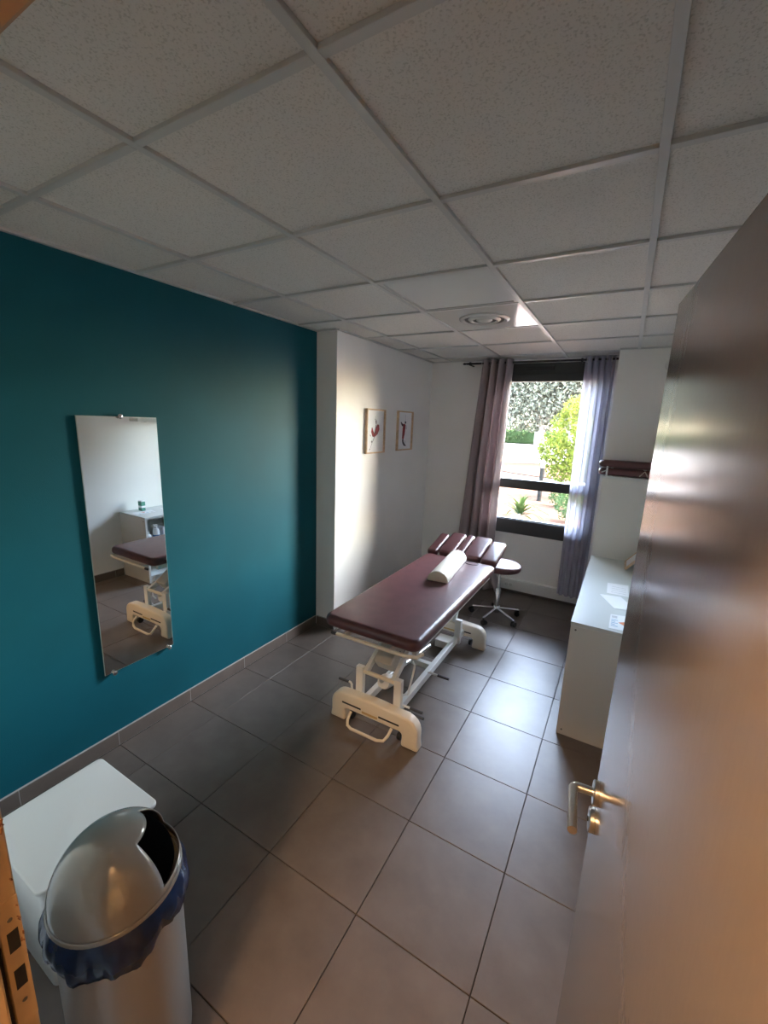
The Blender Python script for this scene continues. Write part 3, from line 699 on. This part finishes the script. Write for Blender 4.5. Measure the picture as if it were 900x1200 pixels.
for k, (x, y, hgt, lb) in enumerate(((0.0, 2.78, 0.17, 'upright white packet on the middle shelf of the shelf unit'),)):
    tag(MB().box(x-0.05, x+0.05, y-0.03, y+0.03, 0.4135, 0.4135+hgt).build('packet', 'paper', smooth=0, bevel=0.002), lb, 'packet')
# papers
def sheet(name, pts, label, cat, z=UZ+0.0006):
    vs = [(x, y, z) for x, y in pts]+[(x, y, z+0.0009) for x, y in pts]; n = len(pts)
    fs = [tuple(range(n))[::-1], tuple(range(n, 2*n))]+[(k, (k+1) % n, (k+1) % n+n, k+n) for k in range(n)]
    return tag(MB().add(vs, fs).build(name, 'paper', smooth=0), label, cat)
s1 = sheet('paper_sheet', [(0.020, 3.110), (0.150, 3.112), (0.150, 3.358), (0.016, 3.335)], 'white square paper sheet farther back on the shelf unit', 'paper')
s2 = sheet('paper_sheet', [(-0.022, 3.060), (0.073, 2.850), (0.200, 2.885), (0.105, 3.085)], 'white paper sheet lying askew in the middle of the shelf unit top', 'paper')
s3 = sheet('printed_card', [(0.052, 2.530), (0.190, 2.545), (0.190, 2.770), (0.056, 2.745)], 'pale printed card with blue lines and orange mark at the near end of the unit', 'card')
for k in range(5):
    y = 2.575+k*0.022
    MB().box(0.062, 0.082 if k % 2 else 0.096, y, y+0.007, UZ+0.0016, UZ+0.0018).build('print_line', 'ink_blue', s3, smooth=0)
MB().add([(0.098, 2.640, UZ+0.0018), (0.128, 2.610, UZ+0.0018), (0.130, 2.665, UZ+0.0018)], [(0, 1, 2)]).build('print_mark', 'ink_orange', s3, smooth=0)
for k in range(3): MB().box(0.064, 0.092, 2.70+k*0.011, 2.704+k*0.011, UZ+0.0016, UZ+0.0018).build('print_line', 'ink_grey', s3, smooth=0)
for k in range(4): MB().box(0.045, 0.135, 3.15+k*0.04, 3.153+k*0.04, UZ+0.0016, UZ+0.0017).build('print_line', 'ink_grey', s1, smooth=0)
# small framed board leaning on the right wall
fb = thing('leaning_frame', 'small pale wood frame leaning at the back of the shelf unit', 'frame', (0.118, 3.84, UZ+0.001))
mtx = Matrix.Rotation(R(38), 4, 'Y')
for (a0, a1, c0, c1) in ((-0.10, 0.13, 0.0, 0.016), (-0.10, 0.13, 0.244, 0.26), (-0.10, -0.084, 0.016, 0.244), (0.114, 0.13, 0.016, 0.244)):
    MB().box(0.0, 0.016, a0, a1, c0, c1).xform(Matrix.Translation((0, 0, 0.0)) @ mtx).xform(Matrix.Translation((0, 0, 0.010))).build('frame_bar', 'pale_wood', fb, smooth=0)
MB().box(0.005, 0.010, -0.084, 0.114, 0.016, 0.244).xform(mtx).xform(Matrix.Translation((0, 0, 0.010))).build('print', 'paper', fb, smooth=0)

# white cabinet at the back of the unit
cbn = thing('tall_cabinet', 'plain white tall cabinet behind the shelf unit with cushions on top', 'cabinet', (0, 0, 0))
MB().box(UX0, UX1, 4.023, YP-0.003, 0.0005, 1.432).build('body', 'melamine_side', cbn, smooth=0, bevel=0.0015)
MB().box(UX0-0.004, UX1, 4.0215, YP-0.003, 1.4325, 1.452).build('top_board', 'melamine', cbn, smooth=0, bevel=0.001)
def arm_cushion(z, label, dx):
    t = thing('arm_cushion', label, 'cushion', (0, 0, z), 0, 'spare table cushions')
    MB().slab(-0.185+dx, 0.30, 4.030, 4.150, 0.006, 0.066, 0.05, 0.026, 6, 5).build('pad', 'leather', t, smooth=60)
    for x in (-0.08, 0.16): MB().box(x-0.010, x+0.010, 4.045, 4.14, 0.0, 0.0058).build('mounting_plate', 'bed_white', t, smooth=0)
    return t
c1 = arm_cushion(1.4525, 'lower burgundy cushion of the pair on the tall white cabinet', 0.004)
c2 = arm_cushion(1.5190, 'upper burgundy cushion of the pair on the tall white cabinet', 0.0)
for x in (-0.115,):
    MB().box(x-0.007, x+0.007, 4.012, 4.020, -0.001, 0.085).build('bracket', 'bed_white', c1, smooth=0, bevel=0.001)
    MB().tube([(x-0.040, 4.012, 0.030), (x, 4.008, 0.050)], 0.005, 8).build('bracket_pin', 'steel', c1)
MB().tube([(0.125, 4.012, 0.018), (0.160, 4.010, 0.060), (0.185, 4.012, 0.018)], 0.006, 8).build('bracket', 'steel', c1)

# white wall shelf on the right wall, seen in the mirror
ws = thing('wall_shelf', 'white floating shelf on the right wall, seen at the top of the mirror', 'shelf', (XR-0.001, 3.03, 1.738))
MB().box(-0.16, 0.0, -0.33, 0.33, 0.0, 0.035).build('board', 'melamine', ws, smooth=0, bevel=0.001)
for y in (-0.20, 0.20): MB().box(-0.10, 0.0, y-0.006, y+0.006, -0.006, -0.0005).build('bracket', 'steel', ws, smooth=0)
# small sensor on the pier
se = thing('room_sensor', 'small white round sensor high on the white pier beside the door edge', 'sensor', (0.225, YP-0.0005, 2.372))
MB().lathe([(0.036, 0.0), (0.036, -0.010), (0.028, -0.022), (0.004, -0.026)], 24, axis='y').build('sensor_dome', 'trunk', se)
MB().lathe([(0.040, 0.0), (0.040, -0.004)], 24, axis='y', c=(0, 0, 0)).build('base_ring', 'socket', se)

# ================================================================== CURTAINS
YR = 4.505; ZR = 2.470
rod = thing('curtain_rod', 'black metal curtain rod above the window', 'curtain rod', (0, YR, ZR))
MB().tube([(-1.585, 0, 0), (XP-0.003, 0, 0)], 0.010, 14).build('rod', 'black', rod)
MB().tube([(-1.640, 0, 0), (-1.628, 0, 0), (-1.600, 0, 0), (-1.586, 0, 0)], [0.004, 0.011, 0.008, 0.012], 14).build('finial', 'black', rod)
for x in (-1.56, -0.47):
    MB().bar((x, 0.0, -0.012), (x, YW-YR-0.001, -0.012), 0.014, 0.010).build('bracket', 'black', rod, smooth=0)
    MB().tube([(x-0.008, 0, 0), (x+0.008, 0, 0)], 0.017, 14).build('bracket_ring', 'black', rod)

def interp(tab, z):
    for (z1, v1), (z0, v0) in zip(tab[:-1], tab[1:]):
        if z0 <= z <= z1: return v0+(v1-v0)*(z-z0)/(z1-z0)
    return tab[0][1] if z > tab[0][0] else tab[-1][1]
def curtain(name, label, L_, R_, ztop, zbot, yc, folds, amp, mt, seed, nu=96, nv=40, phase=0.0, thick=0.0015, lean=0.0):
    rnd = random.Random(seed); vs = []; fs = []
    jit = [rnd.uniform(-0.35, 0.35) for _ in range(12)]
    for j in range(nv+1):
        v = j/nv; z = ztop+(zbot-ztop)*v
        x0, x1 = interp(L_, z), interp(R_, z)
        for i in range(nu+1):
            u = i/nu
            ph = 2*math.pi*folds*u+phase
            wv = math.sin(ph+0.5*math.sin(3.1*v+jit[0])*v)*(1-0.25*v)+0.28*v*math.sin(2.3*ph+jit[1]*3+2*v)
            y = yc+amp*wv+lean*v
            x = x0+(x1-x0)*u+0.010*math.cos(2*ph)*(1-v*0.3)
            vs.append((x, y, z))
    for j in range(nv):
        for i in range(nu): fs.append((j*(nu+1)+i, j*(nu+1)+i+1, (j+1)*(nu+1)+i+1, (j+1)*(nu+1)+i))
    t = thing(name, label, 'curtain')
    o = MB().add(vs, fs).build('curtain_cloth', mt, t, smooth=80)
    if thick:
        md = o.modifiers.new('thickness', 'SOLIDIFY'); md.thickness = thick; md.offset = 0
    return t, o
lc, _ = curtain('eyelet_curtain', 'opaque mauve taupe curtain with deep folds drawn to the left of the window',
    [(2.505, -1.435), (1.5, -1.505), (0.5, -1.570), (0.02, -1.545)], [(2.505, -1.115), (1.3, -1.140), (0.55, -1.135), (0.25, -1.08), (0.02, -1.00)],
    2.505, 0.018, YR, 4.0, 0.064, 'curtain', 5, phase=0.5)
for k in range(8):
    x = -1.425+k*0.0425
    MB().tube([(x, 0.024*math.cos(R(a))+YR, 0.024*math.sin(R(a))+ZR) for a in range(0, 360, 30)], 0.0035, 6, closed=True).build('eyelet', 'steel', lc)
rc, _ = curtain('sheer_curtain', 'see-through lilac grey voile curtain at the right of the window',
    [(2.515, -0.440), (1.3, -0.430), (0.02, -0.425)], [(2.515, -0.190), (1.5, -0.182), (0.12, -0.180)],
    2.500, 0.130, YR, 4.5, 0.034, 'sheer', 9, phase=1.0, thick=0)
for k in range(6):
    x = -0.425+k*0.041
    MB().tube([(x, 0.024*math.cos(R(a))+YR, 0.024*math.sin(R(a))+ZR) for a in range(0, 360, 30)], 0.0035, 6, closed=True).build('eyelet', 'steel', rc)

# ================================================================== BIN AND WHITE BOX
bn = thing('waste_bin', 'silver grey push-top bin with a blue bag hanging out under its domed lid', 'bin', (-1.015, 0.434, 0))
RB = 0.150; ZB = 0.62
MB().lathe([(RB-0.010, 0.0005), (RB-0.004, 0.006), (RB-0.003, 0.02), (RB-0.003, ZB-0.012)], 64, cap=True).build('bin_body', 'bin_body', bn, smooth=50)
lid = MB(); nl = 72; nla = 24
def dome_pt(lo, la, rr): return (rr*math.cos(lo)*math.cos(la), rr*math.sin(lo)*math.cos(la), ZB+0.005+rr*math.sin(la))
def opening(lo, la):
    d = (math.degrees(lo)-58+180) % 360-180
    return abs(d) < 41 and 8 < math.degrees(la) < 60
vs = []; fs = []; RD = 0.151
for j in range(nla+1):
    for i in range(nl): vs.append(dome_pt(2*math.pi*i/nl, math.pi/2*j/nla, RD))
for j in range(nla):
    for i in range(nl):
        if not opening(2*math.pi*(i+.5)/nl, math.pi/2*(j+.5)/nla): fs.append((j*nl+i, j*nl+(i+1) % nl, (j+1)*nl+(i+1) % nl, (j+1)*nl+i))
lo_ = lid.add(vs, fs).build('lid', 'silver_plastic', bn, smooth=40)
md = lo_.modifiers.new('thickness', 'SOLIDIFY'); md.thickness = 0.003; md.offset = -1
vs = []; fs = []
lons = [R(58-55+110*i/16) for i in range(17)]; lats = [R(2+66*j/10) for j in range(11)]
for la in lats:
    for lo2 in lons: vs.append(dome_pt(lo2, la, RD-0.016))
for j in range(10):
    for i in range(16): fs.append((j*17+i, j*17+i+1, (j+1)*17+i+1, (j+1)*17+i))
fl = MB().add(vs, fs).build('dark_inside_flap', 'black_hole', bn, smooth=40)  # inset sheet coloured black to stand in for the dark bin inside
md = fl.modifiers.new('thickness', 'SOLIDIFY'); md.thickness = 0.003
MB().lathe([(RB-0.002, ZB-0.011), (RB+0.003, ZB-0.010), (RB+0.005, ZB), (RB+0.003, ZB+0.006), (RB, ZB+0.008)], 72, cap=False).build('lid_rim', 'silver_plastic', bn)
vs = []; fs = []; nb_ = 120; rows = 9; rnd = random.Random(11)
ph = [rnd.uniform(0, 6.28) for _ in range(6)]
for j in range(rows+1):
    v = j/rows
    for i in range(nb_):
        a = 2*math.pi*i/nb_
        cr = 0.45*math.sin(7*a+ph[0]+1.5*v)+0.35*math.sin(13*a+ph[1])+0.3*math.sin(23*a+ph[2]+3*v)+0.2*math.sin(37*a+ph[3]-4*v)
        drop = 0.092+0.014*math.sin(3*a+ph[4])+0.008*math.sin(8*a+ph[5])
        r = RB+0.004+0.014*math.sin(math.pi*min(1, v*0.8))+0.008*cr*v**0.6
        vs.append((r*math.cos(a), r*math.sin(a), ZB-0.002-drop*v))
for j in range(rows):
    for i in range(nb_): fs.append((j*nb_+i, j*nb_+(i+1) % nb_, (j+1)*nb_+(i+1) % nb_, (j+1)*nb_+i))
bg_ = MB().add(vs, fs).build('bin_bag', 'bag', bn, smooth=30)

bx = thing('white_box', 'low white plastic box with rounded lid between the bin and the teal wall', 'box', (-1.545, 0.548, 0))
MB().slab(-0.202, 0.200, -0.190, 0.190, 0.385, 0.402, 0.022, 0.006, 6, 3).build('lid', 'white_plastic', bx, smooth=50)
MB().slab(-0.192, 0.190, -0.180, 0.180, 0.0005, 0.3845, 0.020, 0.004, 6, 2).build('box_body', 'white_plastic', bx, smooth=50)

# ================================================================== GARDEN OUTSIDE
struct(MB().box(-60, 40, YW+0.26, 14.2, -0.15, -0.005).build('ground_gravel', 'mulch', smooth=0), 'reddish gravel garden bed outside the window', 'ground')
struct(MB().add([(-60, 14.2, 0), (40, 12.4, 0), (40, 90, 0), (-60, 90, 0), (-60, 14.2, -0.2), (40, 12.4, -0.2), (40, 90, -0.2), (-60, 90, -0.2)], [(0, 1, 2, 3), (7, 6, 5, 4), (0, 4, 5, 1), (1, 5, 6, 2), (2, 6, 7, 3), (3, 7, 4, 0)]).build('ground_road', 'asphalt', smooth=0), 'pale sunlit road beyond the garden bed', 'road')
isl = []
for k in range(28):
    a = 2*math.pi*k/28; isl.append((-0.6+5.2*math.cos(a)*(1+0.06*math.sin(3*a)), 19.8+3.6*math.sin(a)))
vs = [(x, y, 0.0) for x, y in isl]+[(x, y, 0.06) for x, y in isl]; n = 28
struct(MB().add(vs, [tuple(range(n))[::-1], tuple(range(n, 2*n))]+[(k, (k+1) % n, (k+1) % n+n, k+n) for k in range(n)]).build('ground_island', 'mulch', smooth=0), 'low island of reddish mulch in the road', 'ground')

def leaves(name, mt, parent, centre, radii, count, size, rnd, shape=None, hollow=0.35):
    vs = []; fs = []
    while len(fs) < count:
        p = Vector((rnd.uniform(-1, 1), rnd.uniform(-1, 1), rnd.uniform(-1, 1)))
        if p.length > 1 or p.length < hollow: continue
        if shape and not shape(p): continue
        c = Vector((centre[0]+p.x*radii[0], centre[1]+p.y*radii[1], centre[2]+p.z*radii[2]))
        a = Vector((rnd.gauss(0, 1), rnd.gauss(0, 1), rnd.gauss(0, 1))).normalized()
        b = a.cross(Vector((rnd.gauss(0, 1), rnd.gauss(0, 1), rnd.gauss(0, 1)))).normalized()
        s = size*rnd.uniform(0.6, 1.3)
        k = len(vs); vs += [c-a*s, c+b*s*0.45, c+a*s, c-b*s*0.45]; fs.append((k, k+1, k+2, k+3))
    o = MB().add(vs, fs)
    me = bpy.data.meshes.new(name); me.from_pydata(o.v, [], o.f); me.update(); me.materials.append(M[mt])
    ob = bpy.data.objects.new(name, me); COL.objects.link(ob); ob.parent = parent; ob['kind'] = 'stuff'
    return ob
def clumps(rnd, n, spread=0.30):
    cs = []
    while len(cs) < n:
        p = Vector((rnd.uniform(-1, 1), rnd.uniform(-1, 1), rnd.uniform(-1, 1)))
        if p.length < 1: cs.append((p, rnd.uniform(0.5, 1.2)*spread))
    return lambda p: any((p-c).length < r for c, r in cs)
rnd = random.Random(21)
t = thing('olive_tree', 'large grey-green tree with a leaning trunk across the road', 'tree', (-3.4, 22.4, 0))
MB().tube([(0.10, 0, 0.0), (0.0, 0, 0.6), (-0.25, 0, 1.4), (-0.5, 0, 2.2), (-0.6, 0.2, 3.2), (-0.5, 0.3, 4.4)], [0.20, 0.15, 0.13, 0.12, 0.10, 0.05], 10).build('trunk', 'bark', t)
for (x, y, z) in ((-2.2, 0.4, 4.2), (1.6, -0.3, 4.4), (0.4, 0.8, 5.5), (-1.4, -0.6, 5.4)):
    MB().tube([(-0.45, 0, 2.0), (x*0.5-0.2, y*0.5, (2.0+z)/2), (x, y, z)], [0.08, 0.05, 0.02], 8).build('branch', 'bark', t)
leaves('foliage', 'leaf_grey', t, (-0.8, 0.6, 4.9), (4.8, 2.6, 3.3), 60000, 0.095, rnd, clumps(rnd, 260, 0.34), 0.0)
for (x, y, rx, rz, lb) in ((-14.8, 34.0, 5.6, 5.6, 'tall hazy green tree far behind the grey-green tree, at the left'), (-2.5, 38.0, 6.5, 6.2, 'tall hazy green tree far behind the lime tree')):
    t = thing('background_tree', lb, 'tree', (x, y, 0), 0, 'trees across the road')
    MB().tube([(0, 0, 0), (0.1, 0, 3.0), (0, 0.1, rz)], [0.3, 0.22, 0.1], 10).build('trunk', 'bark', t)
    leaves('foliage', 'leaf_grey', t, (0, 0, rz+1.2), (rx, 3.0, rz), 24000, 0.20, rnd, clumps(rnd, 220, 0.34), 0.0)
t = thing('lime_tree', 'young bright yellow-green tree close to the window', 'tree', (-1.42, 11.9, 0))
MB().tube([(0.1, 0, 0), (0.12, 0, 0.8), (0.1, 0, 1.8), (0.08, 0, 2.4)], [0.03, 0.025, 0.02, 0.008], 8).build('trunk', 'bark', t)
leaves('foliage', 'leaf_lime', t, (0.15, 0, 1.50), (0.80, 0.6, 1.18), 4600, 0.055, rnd, (lambda f: (lambda p: f(p) and (p.x*p.x+p.y*p.y)**0.5 < 1.0-0.75*max(0, p.z)))(clumps(rnd, 60, 0.38)), 0.0)
t = thing('hedge', 'dark green hedge at the far side of the road', 'hedge', (-12.5, 50, 0))
leaves('foliage', 'leaf_mid', t, (0, 0, 1.0), (7.5, 1.2, 1.1), 3000, 0.22, rnd, None, 0.0)
MB().slab(-7.0, 7.0, -0.9, 0.9, 0.0, 1.5, 0.5, 0.3).build('core', 'leaf_mid', t)
for k, (x, y, rx, rz, nl_, lb) in enumerate(((-0.80, 8.95, 0.30, 0.36, 900, 'low green shrub by the sheer curtain edge, nearest the window'), (-1.22, 10.6, 0.26, 0.30, 600, 'small blue-green shrub between the bollard and the near shrub'), (-0.55, 10.2, 0.45, 0.52, 1200, 'loose green shrub behind the near shrub'))):
    t = thing('garden_shrub', lb, 'shrub', (x, y, -0.005), 0, 'garden shrubs')
    leaves('foliage', 'leaf_mid', t, (0, 0, rz), (rx, rx, rz), nl_, 0.035, rnd, None, 0.0)
    MB().tube([(0, 0, 0), (0.02, 0, rz)], [0.015, 0.008], 6).build('stem', 'bark', t)
t = thing('yucca_plant', 'spiky green yucca plant in the gravel bed', 'plant', (-1.69, 8.60, -0.005))
MB().lathe([(0.03, 0.0), (0.045, 0.05), (0.03, 0.12)], 10).build('stem', 'bark', t)
for k in range(34):
    a = rnd.uniform(0, 6.28); el = R(rnd.uniform(12, 82)); ln = rnd.uniform(0.40, 0.62)
    dh = Vector((math.cos(a), math.sin(a), 0)); sd2 = Vector((-math.sin(a), math.cos(a), 0))
    vs = []; fs = []; segs = 5
    for i in range(segs+1):
        u = i/segs; e2 = el-R(28)*u*u
        p = Vector((0, 0, 0.09))+dh*ln*u*math.cos(e2)+Vector((0, 0, 1))*ln*u*math.sin(e2)
        wd = 0.040*(1-u)**0.6*(0.55+1.2*u if u < 0.4 else 1.0)+0.0008
        vs += [p-sd2*wd, p+Vector((0, 0, -0.004)), p+sd2*wd]
        if i: b = 3*i; fs += [(b-3, b-2, b+1, b), (b-2, b-1, b+2, b+1)]
    MB().add(vs, fs).build('leaf', 'leaf_yucca', t, smooth=80)
t = thing('bollard_light', 'slim black garden bollard light with a white top', 'bollard light', (-1.765, 11.20, -0.005))
MB().lathe([(0.062, 0), (0.062, 0.02), (0.055, 0.022), (0.055, 0.86)], 20).build('post', 'bollard', t)
MB().lathe([(0.052, 0.8605), (0.052, 0.99)], 20).build('lens', 'bollard_cap', t)
MB().lathe([(0.058, 0.9905), (0.058, 1.02), (0.05, 1.03)], 20).build('cap', 'bollard_cap', t)
t = thing('gate_post', 'dark grey square post beside the far hedge', 'post', (-8.4, 48, 0))
MB().box(-0.35, 0.35, -0.35, 0.35, 0.0, 2.0).build('post', 'frame_dark', t, smooth=0, bevel=0.02)
MB().box(-0.42, 0.42, -0.42, 0.42, 2.0005, 2.12).build('cap', 'bollard_cap', t, smooth=0, bevel=0.02)
